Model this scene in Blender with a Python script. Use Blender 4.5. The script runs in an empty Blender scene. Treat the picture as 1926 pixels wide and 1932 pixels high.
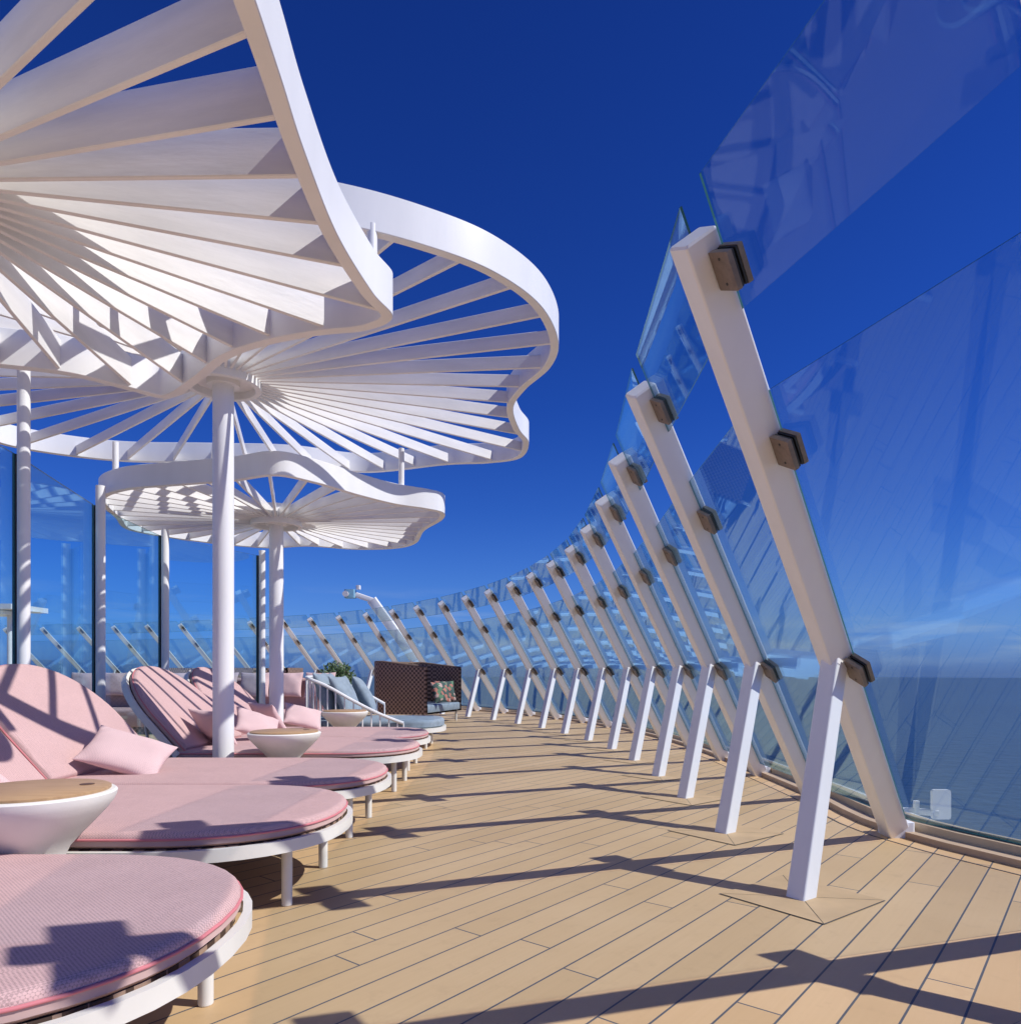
import bpy, bmesh, math, random
from mathutils import Vector, Matrix
random.seed(7)
S=bpy.context.scene
COL=S.collection
R=math.radians
# ---------------------------------------------------------------- materials
def newmat(name):
    m=bpy.data.materials.new(name); m.use_nodes=True
    nt=m.node_tree; b=nt.nodes['Principled BSDF']
    return m,nt,b
def N(nt,t,**k):
    n=nt.nodes.new(t)
    for a,v in k.items(): setattr(n,a,v)
    return n
def M(nt,op,a,b=None,c=None):
    n=nt.nodes.new('ShaderNodeMath'); n.operation=op
    for i,v in enumerate((a,b,c)):
        if v is None: continue
        if isinstance(v,(int,float)): n.inputs[i].default_value=v
        else: nt.links.new(v,n.inputs[i])
    return n.outputs[0]
def mixc(nt,f,a,b,mode='MIX'):
    n=nt.nodes.new('ShaderNodeMix'); n.data_type='RGBA'; n.blend_type=mode
    for s,v in ((n.inputs[0],f),(n.inputs[6],a),(n.inputs[7],b)):
        if isinstance(v,(int,float)): s.default_value=v
        elif isinstance(v,tuple): s.default_value=(*v,1) if len(v)==3 else v
        else: nt.links.new(v,s)
    return n.outputs[2]
def simple(name,col,rough=.5,metal=0,var=.08,scale=6,bump=.0,bscale=80,stretch=(1,1,1)):
    m,nt,b=newmat(name)
    tc=N(nt,'ShaderNodeTexCoord'); mp=N(nt,'ShaderNodeMapping'); mp.inputs['Scale'].default_value=stretch
    nt.links.new(tc.outputs['Object'],mp.inputs[0])
    no=N(nt,'ShaderNodeTexNoise'); no.inputs['Scale'].default_value=scale; no.inputs['Detail'].default_value=6
    nt.links.new(mp.outputs[0],no.inputs[0])
    dark=tuple(c*(1-var) for c in col); light=tuple(min(1,c*(1+var*.6)) for c in col)
    mr=N(nt,'ShaderNodeMapRange'); mr.inputs[1].default_value=.3; mr.inputs[2].default_value=.7
    nt.links.new(no.outputs[0],mr.inputs[0])
    nt.links.new(mixc(nt,mr.outputs[0],dark,light),b.inputs['Base Color'])
    b.inputs['Roughness'].default_value=rough; b.inputs['Metallic'].default_value=metal
    if bump:
        n2=N(nt,'ShaderNodeTexNoise'); n2.inputs['Scale'].default_value=bscale; n2.inputs['Detail'].default_value=3
        nt.links.new(mp.outputs[0],n2.inputs[0])
        bp=N(nt,'ShaderNodeBump'); bp.inputs['Strength'].default_value=bump; bp.inputs['Distance'].default_value=.01
        nt.links.new(n2.outputs[0],bp.inputs['Height']); nt.links.new(bp.outputs[0],b.inputs['Normal'])
    return m
white=simple('white_paint',(.83,.835,.83),.38,var=.06,scale=3,bump=.04,bscale=40,stretch=(1,1,.25))
slatw=simple('slat_paint',(.82,.815,.80),.33,var=.10,scale=5,bump=.08,bscale=30,stretch=(.4,.4,2))
framew=simple('frame_cream_paint',(.74,.73,.67),.4,var=.04)
bronze=simple('bronze_clamp',(.24,.19,.155),.42,metal=.5,var=.2,scale=30)
rubber=simple('black_gasket',(.02,.022,.025),.5)
bowlm=simple('cream_composite',(.80,.78,.72),.55,var=.04,bump=.05,bscale=120)
curbm=simple('curb_tan',(.52,.39,.26),.6,var=.1)
hullm=simple('hull_white',(.7,.7,.7),.4)
bluec=simple('blue_grey_fabric',(.25,.315,.375),.9,var=.2,scale=8,bump=.3,bscale=200)
bronzesofa=simple('wicker_plain',(.20,.13,.09),.7,var=.3,scale=60)
leafm=simple('leaf_green',(.05,.10,.03),.6,var=.4,scale=9)
dark=simple('dark_trim',(.03,.035,.045),.4)
cyan=simple('equipment_blue',(.25,.5,.65),.4)
def fabric(name,col,weave=160,dots=.22):
    m,nt,b=newmat(name)
    tc=N(nt,'ShaderNodeTexCoord')
    ch=N(nt,'ShaderNodeTexChecker'); ch.inputs['Scale'].default_value=weave
    nt.links.new(tc.outputs['Object'],ch.inputs[0])
    no=N(nt,'ShaderNodeTexNoise'); no.inputs['Scale'].default_value=2.5; no.inputs['Detail'].default_value=5
    nt.links.new(tc.outputs['Object'],no.inputs[0])
    wn=N(nt,'ShaderNodeTexNoise'); wn.inputs['Scale'].default_value=weave*1.1; wn.inputs['Detail'].default_value=1
    nt.links.new(tc.outputs['Object'],wn.inputs[0])
    c1=mixc(nt,no.outputs[0],tuple(c*.86 for c in col),tuple(min(1,c*1.08) for c in col))
    f=M(nt,'MULTIPLY',M(nt,'MULTIPLY',ch.outputs[1],wn.outputs[0]),dots*2)
    c2=mixc(nt,f,c1,tuple(c*.38 for c in col))
    nt.links.new(c2,b.inputs['Base Color']); b.inputs['Roughness'].default_value=.95
    b.inputs['Specular IOR Level'].default_value=.2
    n2=N(nt,'ShaderNodeTexNoise'); n2.inputs['Scale'].default_value=5; n2.inputs['Detail'].default_value=4; nt.links.new(tc.outputs['Object'],n2.inputs[0])
    h=M(nt,'ADD',M(nt,'MULTIPLY',ch.outputs[1],.10),n2.outputs[0])
    bp=N(nt,'ShaderNodeBump'); bp.inputs['Strength'].default_value=.5; bp.inputs['Distance'].default_value=.022
    nt.links.new(h,bp.inputs['Height']); nt.links.new(bp.outputs[0],b.inputs['Normal'])
    return m
pink=fabric('pink_woven_fabric',(.68,.455,.435),weave=140,dots=.46)
pinkp=fabric('pink_satin_pillow',(.75,.54,.53),weave=120,dots=.2)
piping=simple('coral_piping',(.62,.20,.22),.7)
under=simple('mattress_side_fabric',(.55,.38,.34),.9)
def wicker():
    m,nt,b=newmat('brown_wicker')
    tc=N(nt,'ShaderNodeTexCoord')
    ch=N(nt,'ShaderNodeTexChecker'); ch.inputs['Scale'].default_value=20
    nt.links.new(tc.outputs['Object'],ch.inputs[0])
    no=N(nt,'ShaderNodeTexNoise'); no.inputs['Scale'].default_value=5; nt.links.new(tc.outputs['Object'],no.inputs[0])
    c=mixc(nt,no.outputs[0],(.30,.20,.145),(.46,.32,.24))
    nt.links.new(mixc(nt,ch.outputs[1],c,(.08,.05,.038)),b.inputs['Base Color'])
    b.inputs['Roughness'].default_value=.6
    bp=N(nt,'ShaderNodeBump'); bp.inputs['Strength'].default_value=.8; bp.inputs['Distance'].default_value=.01
    nt.links.new(ch.outputs[1],bp.inputs['Height']); nt.links.new(bp.outputs[0],b.inputs['Normal'])
    return m
wick=wicker()
def tropical():
    m,nt,b=newmat('tropical_print')
    tc=N(nt,'ShaderNodeTexCoord'); v=N(nt,'ShaderNodeTexVoronoi'); v.inputs['Scale'].default_value=12
    nt.links.new(tc.outputs['Object'],v.inputs[0])
    s=N(nt,'ShaderNodeSeparateColor'); nt.links.new(v.outputs['Color'],s.inputs[0])
    r=N(nt,'ShaderNodeValToRGB'); r.color_ramp.interpolation='CONSTANT'
    e=r.color_ramp.elements; e[0].color=(.06,.10,.09,1); e[1].position=.40; e[1].color=(.12,.22,.13,1)
    for p,c in ((.6,(.50,.20,.15)),(.75,(.55,.38,.33)),(.88,(.07,.10,.08))):
        q=e.new(p); q.color=(*c,1)
    nt.links.new(s.outputs[0],r.inputs[0]); nt.links.new(r.outputs[0],b.inputs['Base Color']); b.inputs['Roughness'].default_value=.9
    return m
trop=tropical()
def glass(name,tint,f0,k=.9,gc=(.42,.73,1),ex=3.3):
    m=bpy.data.materials.new(name); m.use_nodes=True; nt=m.node_tree; nt.nodes.clear()
    out=N(nt,'ShaderNodeOutputMaterial'); tr=N(nt,'ShaderNodeBsdfTransparent'); tr.inputs[0].default_value=(*tint,1)
    gl=N(nt,'ShaderNodeBsdfGlossy'); gl.inputs['Roughness'].default_value=0.0; gl.inputs[0].default_value=(*gc,1)
    lw=N(nt,'ShaderNodeLayerWeight'); lw.inputs[0].default_value=.5
    f=M(nt,'MINIMUM',M(nt,'ADD',M(nt,'MULTIPLY',M(nt,'POWER',lw.outputs['Facing'],ex),k),f0),1.0)
    mx=N(nt,'ShaderNodeMixShader'); nt.links.new(f,mx.inputs[0]); nt.links.new(tr.outputs[0],mx.inputs[1]); nt.links.new(gl.outputs[0],mx.inputs[2])
    nt.links.new(mx.outputs[0],out.inputs[0])
    return m
gfence=glass('clear_glass',(.94,.97,.985),.042,.85)
gwall=glass('tinted_glass',(.84,.94,.97),.08,.5,(.5,.85,1),4)
gedge=simple('glass_green_edge',(.05,.16,.14),.15)
def woodtop():
    m,nt,b=newmat('oak_top')
    tc=N(nt,'ShaderNodeTexCoord'); mp=N(nt,'ShaderNodeMapping'); mp.inputs['Scale'].default_value=(3,30,3)
    nt.links.new(tc.outputs['Object'],mp.inputs[0])
    no=N(nt,'ShaderNodeTexNoise'); no.inputs['Scale'].default_value=1.5; no.inputs['Detail'].default_value=6; nt.links.new(mp.outputs[0],no.inputs[0])
    nt.links.new(mixc(nt,no.outputs[0],(.32,.18,.085),(.58,.38,.20)),b.inputs['Base Color']); b.inputs['Roughness'].default_value=.45
    return m
oak=woodtop()
def deckmat():
    m,nt,b=newmat('deck_planking')
    tc=N(nt,'ShaderNodeTexCoord'); sp=N(nt,'ShaderNodeSeparateXYZ'); nt.links.new(tc.outputs['Object'],sp.inputs[0])
    X,Y=sp.outputs[0],sp.outputs[1]
    sx,cy=math.sin(R(39.3)),math.cos(R(39.3))
    ac=M(nt,'SUBTRACT',M(nt,'MULTIPLY',X,cy),M(nt,'MULTIPLY',Y,sx))
    al=M(nt,'ADD',M(nt,'MULTIPLY',X,sx),M(nt,'MULTIPLY',Y,cy))
    w=.165
    q=M(nt,'DIVIDE',M(nt,'ADD',ac,100.03),w); idn=M(nt,'FLOOR',q); fr=M(nt,'FRACT',q)
    d=M(nt,'ABSOLUTE',M(nt,'SUBTRACT',fr,.5))
    seam=M(nt,'GREATER_THAN',d,.5-.0042/w)
    wn=N(nt,'ShaderNodeTexWhiteNoise'); wn.noise_dimensions='1D'; nt.links.new(idn,wn.inputs['W'])
    q2=M(nt,'ADD',M(nt,'DIVIDE',M(nt,'ADD',al,100),2.9),wn.outputs['Value'])
    fr2=M(nt,'FRACT',q2); id2=M(nt,'FLOOR',q2)
    butt=M(nt,'LESS_THAN',fr2,.008/2.9)
    mask=M(nt,'MAXIMUM',seam,butt)
    wn2=N(nt,'ShaderNodeTexWhiteNoise'); wn2.noise_dimensions='2D'
    cb=N(nt,'ShaderNodeCombineXYZ'); nt.links.new(idn,cb.inputs[0]); nt.links.new(id2,cb.inputs[1]); nt.links.new(cb.outputs[0],wn2.inputs['Vector'])
    g=N(nt,'ShaderNodeCombineXYZ'); nt.links.new(M(nt,'MULTIPLY',ac,60),g.inputs[0]); nt.links.new(M(nt,'MULTIPLY',al,2.5),g.inputs[1]); nt.links.new(wn2.outputs['Value'],g.inputs[2])
    gn=N(nt,'ShaderNodeTexNoise'); gn.inputs['Scale'].default_value=1.0; gn.inputs['Detail'].default_value=5; nt.links.new(g.outputs[0],gn.inputs[0])
    bn=N(nt,'ShaderNodeTexNoise'); bn.inputs['Scale'].default_value=.8; bn.inputs['Detail'].default_value=6; nt.links.new(tc.outputs['Object'],bn.inputs[0])
    fn=N(nt,'ShaderNodeTexNoise'); fn.inputs['Scale'].default_value=9; fn.inputs['Detail'].default_value=8; fn.inputs['Roughness'].default_value=.65; nt.links.new(tc.outputs['Object'],fn.inputs[0])
    c=mixc(nt,wn2.outputs['Value'],(.555,.375,.19),(.665,.46,.25))
    c=mixc(nt,M(nt,'MULTIPLY',gn.outputs[0],.38),c,(.49,.315,.15))
    st=N(nt,'ShaderNodeMapRange'); st.inputs[1].default_value=.45; st.inputs[2].default_value=.75; st.inputs[4].default_value=.35; nt.links.new(bn.outputs[0],st.inputs[0])
    c=mixc(nt,st.outputs[0],c,(.70,.51,.31))
    s2=N(nt,'ShaderNodeMapRange'); s2.inputs[1].default_value=.55; s2.inputs[2].default_value=.8; s2.inputs[4].default_value=.4; nt.links.new(fn.outputs[0],s2.inputs[0])
    c=mixc(nt,s2.outputs[0],c,(.43,.28,.15))
    c=mixc(nt,mask,c,(.085,.095,.11))
    nt.links.new(c,b.inputs['Base Color'])
    rg=N(nt,'ShaderNodeMapRange'); rg.inputs[3].default_value=.42; rg.inputs[4].default_value=.68; nt.links.new(bn.outputs[0],rg.inputs[0]); nt.links.new(rg.outputs[0],b.inputs['Roughness'])
    hh=M(nt,'SUBTRACT',M(nt,'MULTIPLY',gn.outputs[0],.2),mask)
    bp=N(nt,'ShaderNodeBump'); bp.inputs['Strength'].default_value=.35; bp.inputs['Distance'].default_value=.003
    nt.links.new(hh,bp.inputs['Height']); nt.links.new(bp.outputs[0],b.inputs['Normal'])
    return m
deckm=deckmat()
def seamat():
    m,nt,b=newmat('sea_water')
    tc=N(nt,'ShaderNodeTexCoord')
    a=N(nt,'ShaderNodeTexNoise'); a.inputs['Scale'].default_value=.12; a.inputs['Detail'].default_value=8; nt.links.new(tc.outputs['Object'],a.inputs[0])
    b2=N(nt,'ShaderNodeTexNoise'); b2.inputs['Scale'].default_value=.004; b2.inputs['Detail'].default_value=4; nt.links.new(tc.outputs['Object'],b2.inputs[0])
    nt.links.new(mixc(nt,b2.outputs[0],(.006,.035,.095),(.012,.055,.13)),b.inputs['Base Color'])
    b.inputs['Roughness'].default_value=.35
    bp=N(nt,'ShaderNodeBump'); bp.inputs['Strength'].default_value=.8; bp.inputs['Distance'].default_value=1.2
    nt.links.new(a.outputs[0],bp.inputs['Height']); nt.links.new(bp.outputs[0],b.inputs['Normal'])
    return m
seam=seamat()
# ---------------------------------------------------------------- helpers
def mkobj(name,me,parent=None,loc=None,kind=None,label=None,cat=None,group=None):
    o=bpy.data.objects.new(name,me); COL.objects.link(o)
    if parent: o.parent=parent
    if loc is not None: o.location=loc
    if kind: o['kind']=kind
    if label: o['label']=label
    if cat: o['category']=cat
    if group: o['group']=group
    return o
def mesh(name,verts,faces,mats,idx=None,smooth=None):
    me=bpy.data.meshes.new(name); me.from_pydata([tuple(v) for v in verts],[],faces)
    for m in mats: me.materials.append(m)
    if idx: 
        for p,i in zip(me.polygons,idx): p.material_index=i
    me.update(); return me
class Buf:
    def __init__(s): s.v=[];s.f=[];s.i=[]
    def add(s,v,f,m=0):
        n=len(s.v); s.v+= [Vector(a) for a in v]; s.f+=[tuple(n+k for k in q) for q in f]; s.i+=[m]*len(f)
    def xf(s,mat): s.v=[mat@v for v in s.v]
    def mesh(s,name,mats,smooth=22):
        me=mesh(name,s.v,s.f,mats,s.i)
        bm=bmesh.new(); bm.from_mesh(me); bmesh.ops.recalc_face_normals(bm,faces=bm.faces); bm.to_mesh(me); bm.free()
        if smooth is not None:
            for p in me.polygons: p.use_smooth=True
            me.set_sharp_from_angle(angle=R(smooth))
        return me
def loft(buf,rings,m=0,caps=(True,True),closed=True):
    n=len(rings[0]); v=[p for r in rings for p in r]; f=[]
    for k in range(len(rings)-1):
        for j in range(n if closed else n-1):
            a=k*n+j; b=k*n+(j+1)%n; f.append((a,b,b+n,a+n))
    if caps[0]: f.append(tuple(range(n-1,-1,-1)))
    if caps[1]: f.append(tuple((len(rings)-1)*n+j for j in range(n)))
    buf.add(v,f,m)
def rrect(w,d,r,seg=3):
    pts=[]
    for cx,cy,a0 in ((w/2-r,d/2-r,0),(-w/2+r,d/2-r,90),(-w/2+r,-d/2+r,180),(w/2-r,-d/2+r,270)):
        for k in range(seg+1):
            a=R(a0+90*k/seg); pts.append((cx+r*math.cos(a),cy+r*math.sin(a)))
    return pts
def beam(buf,p0,p1,side,w,d,r=.015,flat0=False,m=0,cap_r=.0,seg=3):
    p0=Vector(p0);p1=Vector(p1);ax=(p1-p0).normalized(); u=(Vector(side)-ax*Vector(side).dot(ax)).normalized(); n=ax.cross(u)
    pr=rrect(w,d,r,seg); r0=[];r1=[];r2=[]
    for a,b in pr:
        o=u*a+n*b; q=p0+o
        if flat0: q=q-ax*((q.z-p0.z)/ax.z)
        r0.append(q); 
        if cap_r: 
            r1.append(p1-ax*cap_r+o); r2.append(p1+o*(1-cap_r/max(w,d)*1.6))
        else: r1.append(p1+o)
    loft(buf,[r0,r1]+([r2] if cap_r else []),m)
def cyl(buf,p0,p1,r0,r1=None,n=24,m=0):
    r1=r0 if r1 is None else r1
    p0=Vector(p0);p1=Vector(p1);ax=(p1-p0).normalized(); u=ax.orthogonal().normalized(); v=ax.cross(u)
    loft(buf,[[p0+(u*math.cos(t)+v*math.sin(t))*r0 for t in [2*math.pi*k/n for k in range(n)]],
              [p1+(u*math.cos(t)+v*math.sin(t))*r1 for t in [2*math.pi*k/n for k in range(n)]]],m)
def lathe(buf,prof,n=40,m=0,caps=(True,True)):
    loft(buf,[[Vector((r*math.cos(2*math.pi*k/n),r*math.sin(2*math.pi*k/n),z)) for k in range(n)] for r,z in prof],m,caps)
def box(buf,c,s,m=0,r=.01):
    c=Vector(c); beam(buf,c-Vector((0,0,s[2]/2)),c+Vector((0,0,s[2]/2)),(1,0,0),s[0],s[1],min(r,s[0]/3,s[1]/3),m=m)
def catmull(P,per=10,closed=True):
    out=[];n=len(P);P=[Vector(p) for p in P]
    for i in range(n if closed else n-1):
        g=lambda k:P[k%n] if closed else P[max(0,min(n-1,k))]
        a,b,c,d=g(i-1),g(i),g(i+1),g(i+2)
        for k in range(per):
            t=k/per
            out.append(.5*((2*b)+(c-a)*t+(2*a-5*b+4*c-d)*t*t+(3*b-a-3*c+d)*t**3))
    if not closed: out.append(P[-1])
    return out
def inset(P,d,closed=True):
    n=len(P);out=[]
    for i in range(n):
        a=P[(i-1)%n] if closed or i>0 else P[i]; b=P[(i+1)%n] if closed or i<n-1 else P[i]
        t=(b-a); t=Vector((t.x,t.y)).normalized(); out.append(Vector((P[i].x-t.y*d,P[i].y+t.x*d)))
    return out
def area(P): return sum(P[i].x*P[(i+1)%len(P)].y-P[(i+1)%len(P)].x*P[i].y for i in range(len(P)))
def z3(P,z): return [Vector((p.x,p.y,z)) for p in P]
def empty(name,loc,label,cat,group=None,rz=0):
    o=mkobj(name,None,loc=loc,label=label,cat=cat,group=group); o.rotation_euler[2]=rz; o.empty_display_size=.2; return o
def copytree(src,loc,rz,label=None):
    e=src.copy(); COL.objects.link(e); e.location=loc; e.rotation_euler[2]=rz
    if label: e['label']=label
    for c in src.children:
        d=c.copy(); COL.objects.link(d); d.parent=e
    return e
# ---------------------------------------------------------------- fence geometry
T=[(1.10,1.47),(.735,2.92),(.80,4.48),(.89,5.95),(.945,7.38),(.935,8.85),(.85,10.28),(.655,11.7),(.36,13.1),(-.01,14.45),(-.495,15.75),(-1.08,17.05),(-1.77,18.35),
(-2.56,19.6),(-3.43,20.8),(-4.42,22.0),(-5.50,23.05),(-6.65,23.9),(-7.8,24.65),(-9.2,25.45),(-10.75,26.2),(-12.3,26.9),(-13.85,27.5),(-15.45,28.1),(-17.1,28.6),(-18.8,29.0),(-20.5,29.3)]
TH=[0 if i<2 else (i-1)*1.0 for i in range(len(T))]; TH[2]=0.3; TH[0]=-7
V=Vector((-2.105,-2.41,2.96)); LB=Vector((-1.295,-1.484,0)); JB=Vector((-.921,-1.055,1.296))
def rot(v,deg): return Matrix.Rotation(R(deg),3,'Z')@Vector(v)
B=[]
for (x,y),th in zip(T,TH):
    o=rot((2.105,2.41,0),th); B.append(Vector((x+o.x,y+o.y,0)))
# ---------------------------------------------------------------- deck, hull, sea, curb
edge=[Vector((4.9,-5)),Vector((4.3,0)),Vector((3.85,2.2))]+[Vector((b.x,b.y)) for b in B]+[Vector((-26,33.2)),Vector((-34,33.5))]
def offs(P,d):
    out=[]
    for i in range(len(P)):
        a=P[max(0,i-1)];b=P[min(len(P)-1,i+1)];t=(b-a).normalized(); out.append(Vector((P[i].x+t.y*d,P[i].y-t.x*d)))
    return out
edge=catmull(edge,4,False)
e1=offs(edge,.42)
poly=[Vector((p.x,p.y,0)) for p in e1]+[Vector((-34,-5,0))]
me=mesh('deck',poly,[tuple(range(len(poly)))],[deckm]); 
mkobj('deck',me,kind='structure')
b=Buf()
top=[Vector((p.x,p.y,-.02)) for p in offs(edge,.45)]; bot=[Vector((p.x+1,p.y,-44)) for p in offs(edge,.45)]
loft(b,[top,bot],caps=(False,False),closed=False); mkobj('hull',b.mesh('hull',[hullm]),kind='structure')
b=Buf()
def strip(b,d0,d1,z0,z1,m=0):
    a=offs(edge,d0);c=offs(edge,d1)
    loft(b,[z3(a,z0),z3(a,z1),z3(c,z1),z3(c,z0)],m,caps=(False,False),closed=False)
strip(b,-.02,.10,.0,.045,0); strip(b,.10,.30,.0,.10,0); strip(b,.145,.165,.10,.125,1); strip(b,.30,.44,.0,.06,2)
mkobj('deck_curb',b.mesh('deck_curb',[curbm,dark,white],smooth=20),kind='structure')
b=Buf()
strip(b,-.20,-.192,.0,.004,0)
for i,p in enumerate(B[:14]):
    l=p+rot(LB,TH[i]); 
    cs=lambda hw,z:[Vector((l.x+hw*math.cos(R(a+TH[i])),l.y+hw*math.sin(R(a+TH[i])),z)) for a in (-8,82,172,262)]
    b.add(cs(.424,.003),[(0,1,2,3)],0)
    o=cs(.42,.005); ce=Vector((l.x,l.y,.005))
    for k in range(4):
        tri=[o[k],o[(k+1)%4],ce]; g_=(tri[0]+tri[1]+tri[2])/3
        tri=[g_+(q-g_)*.985 for q in tri]; b.add(tri,[(0,1,2)],1)
mkobj('deck_inlay',b.mesh('deck_inlay',[simple('caulk',(.12,.12,.12),.7),simple('inlay_board',(.59,.405,.22),.6,var=.12,scale=4)],smooth=None),kind='structure')
n=96; rr=7200
vv=[Vector((0,0,-45))]+[Vector((rr*math.cos(2*math.pi*k/n),rr*math.sin(2*math.pi*k/n),-45)) for k in range(n)]
mkobj('sea',mesh('sea',vv,[(0,1+k,1+(k+1)%n) for k in range(n)],[seam]),kind='structure')
# ---------------------------------------------------------------- fence posts
AX=V.normalized(); TAN=Vector((0,1,0)); NRM=AX.cross(TAN).normalized(); UT=NRM.cross(AX).normalized()
GO=-.035
b=Buf(); beam(b,(0,0,0),V,UT,.135,.16,.011,flat0=True,cap_r=.010)
box(b,(0,0,.055),(.17,.22,.11),0,.02)
strutM=b.mesh('strut',[white],smooth=None)
b=Buf(); beam(b,LB,JB,UT,.11,.115,.011,flat0=True); legM=b.mesh('prop_leg',[white],smooth=None)
def clampmesh(sgn):
    b=Buf()
    c=UT*(sgn*.14)+NRM*GO
    for dn,m,th,s in ((.026,0,.022,1),(-.026,0,.022,1),(.010,1,.010,.96),(-.010,1,.010,.96)):
        p=c+NRM*dn
        beam(b,p-NRM*th/2,p+NRM*th/2,UT,.13*s,.155*s,.004,m=m)
    beam(b,UT*(sgn*.06)+NRM*GO,UT*(sgn*.078)+NRM*GO,AX,.12,.06,.004,m=0)
    for k in (-.05,.05):
        for s in (1,-1):
            q=c+AX*k+NRM*s*.037; cyl(b,q-NRM*.002,q+NRM*.002,.006,n=12,m=1)
    return b.mesh('clamp',[bronze,rubber])
clL,clR=clampmesh(-1),clampmesh(1)
SC=(2.21,1.76,.97)
g='raked steel posts of the glass windscreen'
src=empty('windscreen_post',B[0],'white raked steel post with prop leg on planked deck','post',g,R(TH[0]))
mkobj('strut',strutM,src); mkobj('prop_leg',legM,src)
for s in SC:
    for mm in (clL,clR): mkobj('clamp',mm,src,loc=V*(s/2.286))
for i in range(1,len(B)): copytree(src,B[i],R(TH[i]))
# glass
def P(i,s): 
    return B[i]+rot(V,TH[i])*(s/2.286)+rot(NRM,TH[i])*GO
def panel(name,c,th,mat,label,cat,group):
    n=(c[1]-c[0]).cross(c[3]-c[0]).normalized()*th/2
    v=[p-n for p in c]+[p+n for p in c]
    me=mesh(name,v,[(3,2,1,0),(4,5,6,7),(0,1,5,4),(1,2,6,5),(2,3,7,6),(3,0,4,7)],[mat,gedge],[0,0,1,1,1,1])
    mkobj(name,me,label=label,cat=cat,group=group)
for i in range(len(B)-1):
    u=(P(i+1,1)-P(i,1)).normalized()*.10
    for s0,s1,lab in ((2.09,2.37,'short upper pane of clear glass clamped between posts'),(.11,1.89,'tall lower pane of clear glass clamped between posts')):
        panel('glass_panel',[P(i,s0)+u,P(i+1,s0)-u,P(i+1,s1)-u,P(i,s1)+u],.011,gfence,lab,'glass panel','inclined glass panes of the windscreen')
# ---------------------------------------------------------------- canopies
def canopy(pts,hub,h,nsl,a0,label,pr=.095,rimh=.25,stub=None,bh=.18,hr=.34):
    base=Vector((hub[0],hub[1],0)); e=empty('sunshade_canopy',base,label,'sunshade','slatted sunshade canopies over the daybeds')
    O=catmull([Vector((x-hub[0],y-hub[1])) for x,y in pts],12)
    if area(O)<0: O.reverse()
    I=inset(O,.07)
    z0,z1=h,h+rimh
    b=Buf(); n=len(O)
    rings=[z3(inset(O,.004),z0),z3(O,z0+.004),z3(O,z1-.004),z3(inset(O,.004),z1),z3(inset(O,.066),z1),z3(I,z1-.004),z3(I,z0+.004),z3(inset(O,.066),z0),z3(inset(O,.004),z0)]
    loft(b,rings,caps=(False,False)); mkobj('rim',b.mesh('rim',[white],smooth=24),e)
    b=Buf()
    for k in range(nsl):
        a=a0+2*math.pi*k/nsl; d=Vector((math.cos(a),math.sin(a))); best=None
        for j in range(n):
            p,q=I[j],I[(j+1)%n]; r=q-p; den=d.x*r.y-d.y*r.x
            if abs(den)<1e-9: continue
            t=(p.x*r.y-p.y*r.x)/den; u=(p.x*d.y-p.y*d.x)/den
            if t>0 and 0<=u<=1 and (best is None or t<best): best=t
        L=best+.01; dd=Vector((d.x,d.y,0)); zc=z0+.02+bh/2
        beam(b,dd*(hr-.03)+Vector((0,0,zc)),dd*L+Vector((0,0,zc)),(0,0,1),bh,.026,.004,seg=1)
    mkobj('slats',b.mesh('slats',[slatw],smooth=None),e)
    b=Buf(); lathe(b,[(hr-.05,z0+.02),(hr-.05,z0+.20),(hr-.045,z0+.21),(hr-.005,z0+.21),(hr,z0+.20),(hr,z0-.045),(hr-.005,z0-.05),(hr-.05,z0-.05),(hr-.055,z0-.045),(hr-.055,z0+.02)],caps=(False,False))
    lathe(b,[(.05,z0+.05),(hr-.055,z0+.05),(hr-.055,z0+.02),(.15,z0+.02),(.145,z0-.03),(.05,z0-.03)],caps=(True,True))
    mkobj('hub',b.mesh('hub',[white],smooth=30),e)
    b=Buf(); cyl(b,(0,0,0),(0,0,z0+.03),pr,n=40); cyl(b,(0,0,0),(0,0,.02),pr+.06,n=40); mkobj('pole',b.mesh('pole',[white]),e)
    for sx,sy,za,zb in (stub or ()):
        b=Buf(); cyl(b,(0,0,0),(0,0,zb-za),.035,n=20); mkobj('connector',b.mesh('connector',[white]),e,loc=(sx-hub[0],sy-hub[1],za))
    return e
EY=1.2
A=[(-.775,2.1),(-.79,2.48),(-.81,2.85),(-.81,3.39),(-.745,3.9),(-.68,4.18),(-.86,4.34),(-1.174,4.41),(-1.546,4.55),(-1.855,4.75),(-2.177,5.09),(-2.56,5.42),(-2.8,5.24),(-3.066,5.0),(-3.5,4.85),(-4.2,4.6),(-4.55,3.8),(-4.2,2.9),(-4.5,2.0),(-3.9,1.1),(-3.2,1.3),(-2.5,1.0),(-1.7,.9),(-1.0,1.2),(-.78,1.7)]
Bc=[(-1.6,4.25),(-1.036,4.38),(-.549,4.6),(-.119,4.90),(.224,5.36),(.395,5.95),(.36,6.45),(.15,6.95),(.03,7.45),(.10,8.1),(.22,8.6),(.12,9.2),(-.3,9.42),(-.85,9.5),(-1.975,9.87),(-2.9,9.5),(-3.887,9.42),(-5.18,9.3),(-6.1,8.6),(-5.7,7.6),(-6.1,6.5),(-5.6,5.4),(-4.6,4.9),(-3.6,4.2),(-2.5,4.35)]
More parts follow.
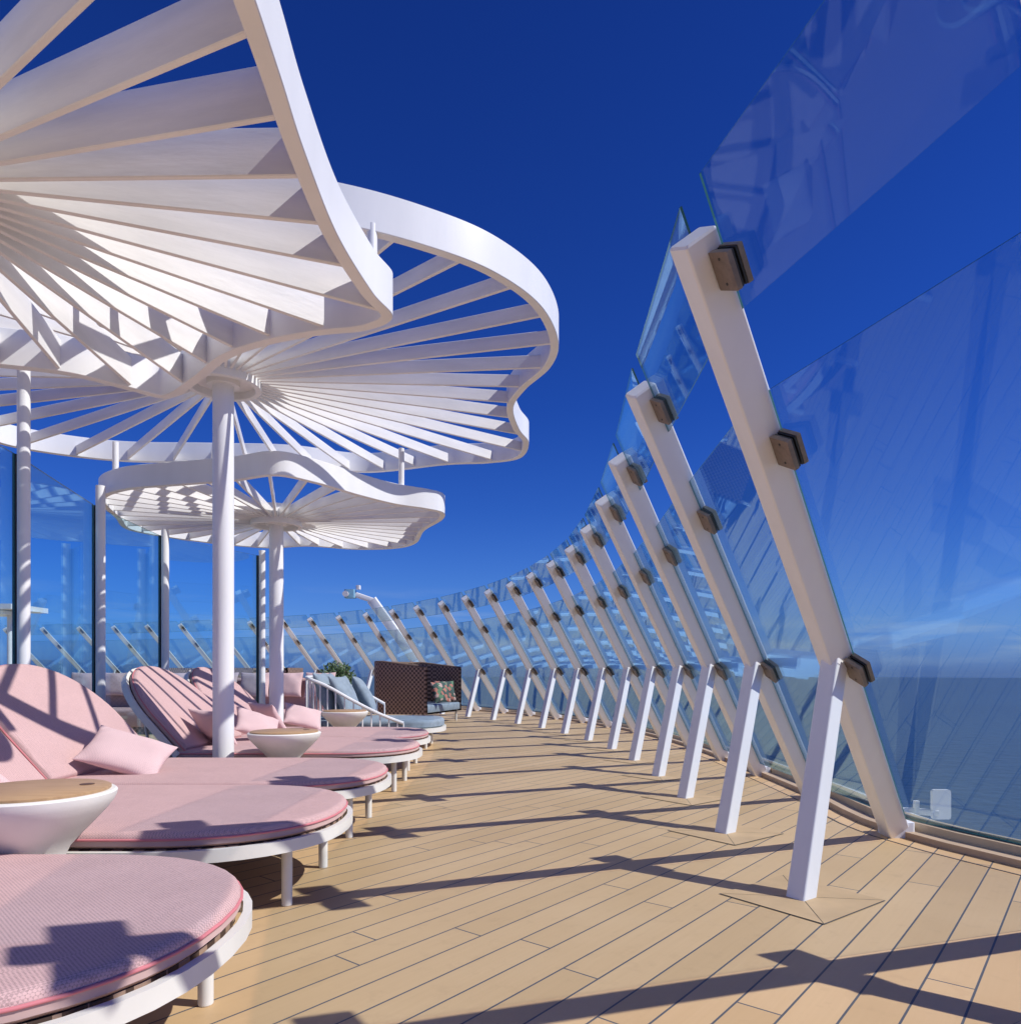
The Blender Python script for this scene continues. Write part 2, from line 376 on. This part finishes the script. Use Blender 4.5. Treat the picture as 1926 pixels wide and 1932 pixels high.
Cc=[(-.86,9.3),(-.92,9.75),(-1.25,10.5),(-1.5,11.5),(-1.9,12.0),(-2.6,12.1),(-3.3,11.8),(-4.06,11.95),(-4.9,11.4),(-5.5,10.5),(-5.25,9.6),(-4.9,8.6),(-4.35,8.1),(-3.7,7.9),(-3.0,7.72),(-2.45,7.5),(-2.1,7.8),(-1.75,8.35),(-1.4,8.8),(-1.05,9.05)]
HA=2.05+EY; HB=2.72+EY
canopy(A,(-2.58,3.05),HA,34,R(-1),'white scalloped slatted steel sunshade, low tier, over pink daybeds',bh=.20,hr=.25)
canopy(Bc,(-2.70,6.8),HB,42,R(3),'large white scalloped slatted sunshade, raised tier, on round pole',stub=[(-.86,4.75-.27,HA+.2,HB+.05),(-1.35,8.95,HA+.2,HB+.05),(-4.75,8.7,HA+.2,HB+.05)],bh=.115)
canopy(Cc,(-3.22,9.95),HA,38,R(2),'white scalloped slatted steel sunshade, low tier, on round pole',bh=.12)
# ---------------------------------------------------------------- cushions
def foot_outline(L,W,fr=.78,n=22,hr=.12):
    pts=[]
    for k in range(n+1):
        a=R(-90+180*k/n); c,s=math.cos(a),math.sin(a)
        e=2/2.25
        pts.append(Vector((-fr+fr*abs(c)**e,(W/2)*math.copysign(abs(s)**e,s))))
    for k in range(5):
        a=R(90+90*k/4); pts.append(Vector((-L+hr+hr*math.cos(a),W/2-hr+hr*math.sin(a))))
    for k in range(5):
        a=R(180+90*k/4); pts.append(Vector((-L+hr+hr*math.cos(a),-W/2+hr+hr*math.sin(a))))
    return pts
def cushion(buf,O,z0,z1,r=.035,dome=.02,m=0,mside=None,pip=None):
    cx=sum((p.x for p in O))/len(O); cy=sum((p.y for p in O))/len(O); c=Vector((cx,cy))
    rings=[z3(inset(O,r*.5),z0),z3(O,z0+r*.4)]
    loft(buf,rings+[z3(O,z1-r)],mside if mside is not None else m,caps=(True,False))
    top=[z3(O,z1-r)]
    for k in range(1,7):
        a=R(90*k/6); top.append(z3(inset(O,r*(1-math.cos(a))),z1-r+r*math.sin(a)))
    I=inset(O,r)
    for s in (.97,.9,.8,.6,.35,.1): top.append([Vector((c.x+(p.x-c.x)*s,c.y+(p.y-c.y)*s,z1+dome*(1-s*s))) for p in I])
    loft(buf,top,m,caps=(False,True))
    if pip is not None: tube(buf,z3(inset(O,-.002),z1-r*1.0),.006,pip)
def tube(buf,path,r,m=0,n=8,closed=True):
    rings=[]
    N_=len(path)
    for i in range(N_):
        a=path[(i-1)%N_] if closed or i else path[i]; c=path[(i+1)%N_] if closed or i<N_-1 else path[i]
        t=(c-a).normalized(); up=Vector((0,0,1)) if abs(t.z)<.9 else Vector((1,0,0)); u=t.cross(up).normalized(); v=t.cross(u)
        rings.append([path[i]+(u*math.cos(2*math.pi*k/n)+v*math.sin(2*math.pi*k/n))*r for k in range(n)])
    if closed: rings.append(rings[0])
    loft(buf,rings,m,caps=(not closed,not closed))
def ringband(buf,O,z0,z1,th,m=0):
    loft(buf,[z3(O,z0),z3(O,z1),z3(inset(O,th),z1),z3(inset(O,th),z0),z3(O,z0)],m,caps=(False,False))
W=1.5; LM=2.62
O=foot_outline(LM,W); O2=foot_outline(2.30,W-.03)
tilt=R(48)
BM=Matrix(((-math.cos(tilt),0,math.sin(tilt),-2.20),(0,-1,0,0),(math.sin(tilt),0,math.cos(tilt),.40),(0,0,0,1)))
def back_outline(H,Wb,n=24,fr=.66):
    pts=[]
    for k in range(n+1):
        a=R(-90+180*k/n); c,s=math.cos(a),math.sin(a); e=2/2.1
        pts.append(Vector((H-fr+fr*abs(c)**e,(Wb/2)*math.copysign(abs(s)**e,s))))
    pts.append(Vector((0,Wb/2))); pts.append(Vector((0,0))); pts.append(Vector((0,-Wb/2)))
    return pts
def daybed_parts():
    d={}
    b=Buf(); ringband(b,inset(O,-.035),.315,.375,.03); 
    for x in (-.5,-1.2,-1.9): box(b,(x,0,.328),(.05,W-.02,.02))
    d['frame']=b.mesh('frame',[framew],smooth=24)
    b=Buf(); loft(b,[z3(inset(O,.02),.342),z3(inset(O,.02),.374)]); d['wicker_base']=b.mesh('wicker_base',[wick])
    b=Buf(); cushion(b,O2,.378,.455,.034,.008,0,1,2); d['mattress']=b.mesh('mattress',[pink,under,piping],smooth=50)
    b=Buf(); ob=back_outline(1.08,W-.06); cushion(b,ob,.03,.115,.035,.012,0,1,2); b.xf(BM); d['back_cushion']=b.mesh('back_cushion',[pink,under,piping],smooth=50)
    b=Buf(); ob=back_outline(1.11,W); ringband(b,ob,-.03,.035,.03); loft(b,[z3(inset(ob,.01),.0),z3(inset(ob,.01),.022)],1); b.xf(BM)
    for y in (-.5,0,.5): beam(b,(-2.58,y,.36),(-2.64,y,.82),(0,1,0),.03,.03)
    d['back_frame']=b.mesh('back_frame',[framew,wick])
    b=Buf(); lathe(b,[(.024,0),(.027,.004),(.028,.315)],n=20); d['leg']=b.mesh('leg',[framew])
    return d
dp=daybed_parts()
gd='pink daybeds in a row on the deck'
beds=[(-.90,2.25),(-.95,4.08),(-.97,5.60),(-.97,7.62),(-1.05,9.15)]
bed=empty('daybed',(beds[0][0],beds[0][1],0),'round-ended pink daybed with cream metal frame, reclined round back','daybed',gd)
for k in ('frame','wicker_base','mattress','back_cushion','back_frame'): mkobj(k,dp[k],bed)
for x,y in ((-.20,-.36),(-.20,.36),(-1.25,-.68),(-1.25,.68),(-2.3,-.66),(-2.3,.66)): mkobj('leg',dp['leg'],bed,loc=(x,y,0))
for x,y in beds[1:]: copytree(bed,(x,y,0),0)
# ---------------------------------------------------------------- pillows
def pillow_mesh(w,h,t,mat,name='pillow',n=24,seed=1):
    b=Buf(); rnd=random.Random(seed); ph=[rnd.uniform(0,6) for _ in range(4)]
    def P2(u,v,s):
        z=t/2*((1-u*u)*(1-v*v))**.42*(1+.10*math.sin(4*u+ph[0])*math.sin(3*v+ph[1])+.08*math.sin(9*u*v+ph[2])+.09*math.sin(11*u-7*v+ph[3])*abs(u*v))
        return Vector((u*w/2*(1-.09*(1-v*v)*u*u),v*h/2*(1-.09*(1-u*u)*v*v),s*z))
    for s in (1,-1):
        f_=lambda i:math.sin((-1+2*i/n)*math.pi/2)
        v=[P2(f_(i),f_(j),s) for i in range(n+1) for j in range(n+1)]
        f=[(i*(n+1)+j,(i+1)*(n+1)+j,(i+1)*(n+1)+j+1,i*(n+1)+j+1) for i in range(n) for j in range(n)]
        b.add(v,f)
    me=mesh(name,b.v,b.f,[mat]); bm=bmesh.new(); bm.from_mesh(me); bmesh.ops.remove_doubles(bm,verts=bm.verts,dist=.0005); bmesh.ops.recalc_face_normals(bm,faces=bm.faces); bm.to_mesh(me); bm.free()
    for p in me.polygons: p.use_smooth=True
    return me
pm=pillow_mesh(.58,.41,.15,pinkp)
pm2=pillow_mesh(.50,.36,.15,pinkp,seed=4)
def put(name,me,loc,rx,ry,rz,label,cat,group=None):
    o=mkobj(name,me,loc=loc,label=label,cat=cat,group=group); o.rotation_euler=(rx,ry,rz); return o
gp='loose pink throw pillows on daybeds'
for (x,y,z,rx,ry,rz,q) in ((-3.12,4.15,.64,R(10),R(38),R(70),pm),(-2.84,5.36,.60,R(34),R(18),R(10),pm),(-3.02,7.35,.64,R(8),R(46),R(75),pm2),(-2.78,7.95,.62,R(44),R(20),R(35),pm2),(-2.98,8.9,.64,R(6),R(46),R(75),pm2),(-2.70,9.4,.62,R(44),R(15),R(28),pm2)):
    put('pillow',q,(x,y,z),rx,ry,rz,'pale pink pillow leaning on pink daybed back','pillow',gp)
# ---------------------------------------------------------------- tables
b=Buf(); prof=[(.105,0),(.113,.006),(.115,.03),(.118,.30),(.125,.385),(.145,.43),(.19,.482),(.245,.54),(.292,.592),(.316,.625),(.327,.65),(.330,.668),(.322,.676),(.305,.677)]
lathe(b,prof,n=56); tb=b.mesh('table_base',[bowlm],smooth=40)
b=Buf(); lathe(b,[(.303,.677),(.305,.680),(.305,.688),(.300,.691),(.01,.691)],n=56,m=0)
cyl(b,(.17,.12,.691),(.17,.12,.6935),.03,n=20,m=1); tt=b.mesh('table_top',[oak,simple('grommet',(.12,.06,.03),.5)],smooth=40)
tabs=[(-2.09,3.16),(-2.10,6.72),(-2.36,10.3)]
t0=empty('side_table',(tabs[0][0],tabs[0][1],0),'cream bowl-shaped side table with round oak top','side table','bowl side tables')
mkobj('table_base',tb,t0); mkobj('table_top',tt,t0)
for x,y in tabs[1:]: 
    e=copytree(t0,(x,y,0),0); e.scale=(1,1,.95)
# ---------------------------------------------------------------- vertical windscreen
WP=[(-3.9,4.3),(-4.20,6.24),(-4.62,8.15),(-4.75,9.95),(-4.0,11.65)]
WH=EY+1.88
gw='round poles of the vertical windscreen'
for i,(x,y) in enumerate(WP):
    topz={0:HB,1:HB+.05,2:HA+.05,3:WH+.08,4:WH+.08}[i]
    e=empty('screen_pole',(x,y,0),'slim white round pole with dark glass channel','pole',gw)
    b=Buf(); cyl(b,(0,0,0),(0,0,topz),.05,n=24); cyl(b,(0,0,0),(0,0,.02),.09); mkobj('pole',b.mesh('pole',[white]),e)
    b=Buf(); box(b,(-.07,0,WH/2),(.035,.05,WH)); mkobj('glass_channel',b.mesh('glass_channel',[dark]),e)
for i in range(len(WP)-1):
    a=Vector((WP[i][0]-.07,WP[i][1],.1)); c=Vector((WP[i+1][0]-.07,WP[i+1][1],.1)); u=(c-a).normalized()*.03
    up=Vector((0,0,WH-.1)); panel('screen_glass',[a+u,c-u,c-u+up,a+u+up],.014,gwall,'tall upright blue-tinted glass pane between white poles','glass panel','upright glass panes behind the daybeds')
# ---------------------------------------------------------------- blue daybed with slatted side
e=empty('lounge_bed',(-1.08,11.75,0),'grey-blue upholstered lounge bed with white slatted side rail','lounge bed')
Ob=foot_outline(2.1,1.45,fr=.6)
b=Buf(); ringband(b,inset(Ob,-.03),.26,.33,.03); loft(b,[z3(inset(Ob,.0),.30),z3(inset(Ob,.0),.325)]); mkobj('frame',b.mesh('frame',[framew]),e)
b=Buf(); cushion(b,Ob,.33,.46,.05,.02); mkobj('mattress',b.mesh('mattress',[bluec],smooth=50),e)
b=Buf()
path=[Vector((-.55,-.74,.42)),Vector((-.9,-.78,.56)),Vector((-1.3,-.78,.76)),Vector((-1.7,-.76,.98)),Vector((-2.0,-.70,1.10)),Vector((-2.1,-.4,1.12)),Vector((-2.1,.4,1.12)),Vector((-2.0,.7,1.10)),Vector((-1.6,.77,.92)),Vector((-1.1,.77,.65))]
pp=catmull(path,6,False); tube(b,pp,.026,closed=False)
for k in range(0,len(pp),2): q=pp[k]; cyl(b,(q.x,q.y,.33),(q.x,q.y,q.z),.012,n=10)
mkobj('slatted_rail',b.mesh('slatted_rail',[white]),e)
lg=Buf(); lathe(lg,[(.024,0),(.027,.28)],n=16); lgm=lg.mesh('leg',[framew])
for x,y in ((-.25,-.4),(-.25,.4),(-1.9,-.6),(-1.9,.6)): mkobj('leg',lgm,e,loc=(x,y,0))
bp_=pillow_mesh(.72,.60,.22,bluec,'blue_cushion',seed=3)
for x,y,z,ry,rz in ((-2.90,11.4,.86,R(68),0),(-2.92,12.1,.86,R(66),R(6)),(-2.58,11.35,.82,R(64),R(-12)),(-2.45,12.1,.82,R(60),R(10))):
    put('cushion',bp_,(x,y,z),0,ry,rz,'plump grey-blue cushion propped on lounge bed','cushion','grey-blue cushions')
# ---------------------------------------------------------------- wicker loveseat
e=empty('wicker_loveseat',(-2.36,17.3,0),'brown woven high-sided wicker loveseat','loveseat'); e.rotation_euler[2]=R(72)
b=Buf()
pth=[(-1.02,-.85),(-1.05,0),(-.98,.4),(-.6,.60),(0,.66),(.6,.60),(.98,.4),(1.05,0),(1.02,-.85)]
cv=catmull([Vector(p) for p in pth],6,False)
ou=offs(cv,-.03); inn=offs(cv,.05)
def hz(p): return 1.42-.12*max(0,(.2-p.y))
loft(b,[[Vector((p.x,p.y,.25)) for p in ou],[Vector((p.x,p.y,hz(p))) for p in ou],[Vector((p.x,p.y,hz(p))) for p in inn],[Vector((p.x,p.y,.25)) for p in inn]],caps=(True,True),closed=False)
mkobj('woven_shell',b.mesh('woven_shell',[wick],smooth=40),e)
b=Buf(); tube(b,[Vector((p.x,p.y,hz(p)+.01)) for p in cv],.03,closed=False); mkobj('top_rail',b.mesh('top_rail',[bronzesofa],smooth=50),e)
b=Buf(); cushion(b,[Vector(p) for p in ((-.95,-.85),(.95,-.85),(.95,.4),(-.95,.4))],.28,.46,.04,.02); mkobj('seat_cushion',b.mesh('seat_cushion',[bluec],smooth=50),e)
for x,y in ((-.95,-.75),(.95,-.75),(-.9,.4),(.9,.4)): mkobj('leg',lgm,e,loc=(x,y,0))
tp=pillow_mesh(.52,.52,.2,trop,'print_cushion',seed=5)
put('cushion',tp,(-1.66,17.2,.72),R(70),0,R(50),'square cushion with tropical leaf print on wicker loveseat','cushion','printed cushions')
put('cushion',tp,(-1.60,17.75,.74),R(72),0,R(30),'square cushion with tropical leaf print on wicker loveseat','cushion','printed cushions')
# ---------------------------------------------------------------- pink sofas
def sofa(loc,w,rz):
    e=empty('sofa',loc,'long pink upholstered sofa with back cushions','sofa','pink sofas',rz)
    b=Buf(); cushion(b,[Vector(p) for p in ((-w/2,-.45),(w/2,-.45),(w/2,.45),(-w/2,.45))],.15,.48,.05,.02); mkobj('seat',b.mesh('seat',[pink],smooth=50),e)
    b=Buf(); cushion(b,[Vector(p) for p in ((-w/2,.3),(w/2,.3),(w/2,.48),(-w/2,.48))],.45,1.08,.05,.01); mkobj('backrest',b.mesh('backrest',[pink],smooth=50),e)
    bb=Buf(); box(bb,(0,0,.08),(w-.1,.8,.15)); mkobj('base',bb.mesh('base',[wick]),e)
    k=int(w/.62)
    pmm=pillow_mesh(.58,.5,.2,pinkp,'back_pillow',seed=8)
    for j in range(k):
        o=mkobj('back_pillow',pmm,e,loc=(-w/2+.36+j*.62,.18,.96)); o.rotation_euler=(R(72),0,0)
sofa((-4.55,13.6,0),2.6,0); sofa((-7.6,14.3,0),2.6,0); sofa((-10.6,14.8,0),2.6,0); 
for loc in ((-5.6,17.0,0),(-7.2,17.3,0)):
    o=empty('wicker_armchair',loc,'dark brown wicker armchair with pink seat cushion behind sofas','armchair','wicker armchairs')
    b=Buf(); loft(b,[[Vector((p.x*.6,p.y,.2)) for p in ou],[Vector((p.x*.6,p.y,1.3)) for p in ou],[Vector((p.x*.6,p.y,1.3)) for p in inn],[Vector((p.x*.6,p.y,.2)) for p in inn]],closed=False); mkobj('woven_shell',b.mesh('woven_shell',[wick]),o)
    b=Buf(); cushion(b,[Vector(p) for p in ((-.55,-.5),(.55,-.5),(.55,.5),(-.55,.5))],.25,.48,.04,.02); mkobj('seat_cushion',b.mesh('seat_cushion',[pink],smooth=50),o)
# plant
e=empty('potted_plant',(-3.65,15.2,0),'small leafy green shrub in round cream planter','plant')
b=Buf(); lathe(b,[(.2,0),(.28,.3),(.32,.75),(.29,.76),(.28,.70)],n=28); mkobj('planter',b.mesh('planter',[bowlm]),e)
b=Buf()
for k in range(900):
    a=random.uniform(0,6.28); ph=math.acos(random.uniform(-.3,1)); r=random.uniform(.1,.42)
    c=Vector((r*math.sin(ph)*math.cos(a),r*math.sin(ph)*math.sin(a),1.04+r*.95*math.cos(ph)))
    d=Vector((random.gauss(0,1),random.gauss(0,1),random.gauss(.5,1))).normalized(); u=d.orthogonal().normalized()
    b.add([c-d*.05,c+u*.018,c+d*.05,c-u*.018],[(0,1,2,3)])
for k in range(8):
    a=k*.785; cyl(b,(0,0,.7),(.2*math.cos(a),.2*math.sin(a),1.1),.008,.004,n=6)
mkobj('foliage',b.mesh('foliage',[leafm],smooth=None),e)
# davit arm
e=empty('davit_arm',(-2.1,22.6,0),'white angled davit arm carrying a floodlight head','davit')
b=Buf(); beam(b,(.2,.6,0),(-2.2,-.2,3.45),(0,1,0),.26,.3,.04,flat0=True); beam(b,(-2.1,-.15,3.4),(-2.75,-.25,3.62),(0,1,0),.16,.16,.03); mkobj('arm',b.mesh('arm',[white]),e)
b=Buf(); box(b,(-2.85,-.25,3.62),(.32,.3,.26),0,.04); cyl(b,(-2.95,-.42,3.60),(-2.95,-.5,3.60),.09,m=1); box(b,(-2.6,-.25,3.82),(.12,.2,.12),1,.02); mkobj('lamp_head',b.mesh('lamp_head',[cyan,white]),e)
# small far shelter
e=empty('flat_canopy',(-15.2,20.5,0),'small flat white canopy on slim posts','canopy')
b=Buf(); box(b,(.3,0,3.0),(2.6,1.6,.14),0,.03); box(b,(.3,0,2.86),(1.8,1.0,.1),0,.03); mkobj('roof',b.mesh('roof',[white]),e)
pmh=Buf(); cyl(pmh,(0,0,0),(0,0,2.82),.06); ph_=pmh.mesh('post',[white])
for x in (-.4,1.0): mkobj('post',ph_,e,loc=(x,0,0))
# outside fixture on ledge
e=empty('deck_edge_fixture',(3.36,5.85,.0),'small white bracket with upright plate outside the glass','fixture')
b=Buf(); beam(b,(-.25,.15,.06),(.1,0,.06),(0,0,1),.05,.06); box(b,(-.05,.05,.09),(.04,.04,.12)); mkobj('bracket',b.mesh('bracket',[white]),e)
b=Buf(); beam(b,(.12,-.015,.13),(.12,.015,.13),(1,0,0),.15,.24,.02); mkobj('plate',b.mesh('plate',[white]),e)
# ---------------------------------------------------------------- light
sd=Vector((.96,-.165,1)).normalized(); el=math.asin(sd.z); az=math.atan2(sd.x,sd.y)
w=bpy.data.worlds.new('World'); S.world=w; w.use_nodes=True; nt=w.node_tree; bg=nt.nodes['Background']
sky=N(nt,'ShaderNodeTexSky'); sky.sky_type='NISHITA'; sky.sun_disc=False; sky.sun_elevation=el; sky.sun_rotation=az
sky.altitude=50; sky.air_density=1; sky.dust_density=.2; sky.ozone_density=3
tc=N(nt,'ShaderNodeTexCoord'); sp=N(nt,'ShaderNodeSeparateXYZ'); nt.links.new(tc.outputs['Generated'],sp.inputs[0])
rp=N(nt,'ShaderNodeValToRGB'); e_=rp.color_ramp.elements
e_[0].position=0; e_[0].color=(.10,.23,.86,1); e_[1].position=.75; e_[1].color=(.06,.185,.68,1)
for p_,c_ in ((.02,(.15,.31,.95)),(.06,(.21,.41,.98)),(.12,(.18,.385,.94)),(.22,(.12,.31,.88)),(.34,(.085,.26,.84))):
    q=e_.new(p_); q.color=(*c_,1)
nt.links.new(sp.outputs[2],rp.inputs[0])
c=mixc(nt,1.0,sky.outputs[0],rp.outputs[0],'MULTIPLY')
mp=N(nt,'ShaderNodeMapping'); mp.inputs['Scale'].default_value=(3,3,26); nt.links.new(tc.outputs['Generated'],mp.inputs[0])
cn=N(nt,'ShaderNodeTexNoise'); cn.inputs['Scale'].default_value=1.3; cn.inputs['Detail'].default_value=7; cn.inputs['Roughness'].default_value=.6; nt.links.new(mp.outputs[0],cn.inputs[0])
m1=N(nt,'ShaderNodeMapRange'); m1.inputs[1].default_value=.48; m1.inputs[2].default_value=.75; nt.links.new(cn.outputs[0],m1.inputs[0])
m2=N(nt,'ShaderNodeMapRange'); m2.inputs[1].default_value=.12; m2.inputs[2].default_value=.05; nt.links.new(sp.outputs[2],m2.inputs[0])
m3=N(nt,'ShaderNodeMapRange'); m3.inputs[1].default_value=.0; m3.inputs[2].default_value=.03; nt.links.new(sp.outputs[2],m3.inputs[0])
cf=M(nt,'MULTIPLY',M(nt,'MULTIPLY',M(nt,'MULTIPLY',m1.outputs[0],m2.outputs[0]),m3.outputs[0]),.6)
c=mixc(nt,cf,c,(4.0,4.8,5.8))
nt.links.new(c,bg.inputs[0]); bg.inputs[1].default_value=.115
L=bpy.data.lights.new('sun','SUN'); L.energy=4.6; L.angle=R(.5); L.color=(1,.97,.93)
lo=bpy.data.objects.new('sun',L); COL.objects.link(lo); lo.rotation_euler=(-sd).to_track_quat('-Z','Y').to_euler()
# ---------------------------------------------------------------- camera
cd=bpy.data.cameras.new('camera'); co=bpy.data.objects.new('camera',cd); COL.objects.link(co)
cd.sensor_fit='HORIZONTAL'; cd.sensor_width=24; cd.lens=17; cd.shift_y=.157; cd.clip_start=.05; cd.clip_end=20000
co.location=(0,0,EY); co.rotation_euler=(R(90),0,0); S.camera=co
S.view_settings.view_transform='Standard'; S.view_settings.look='None'; S.view_settings.exposure=0
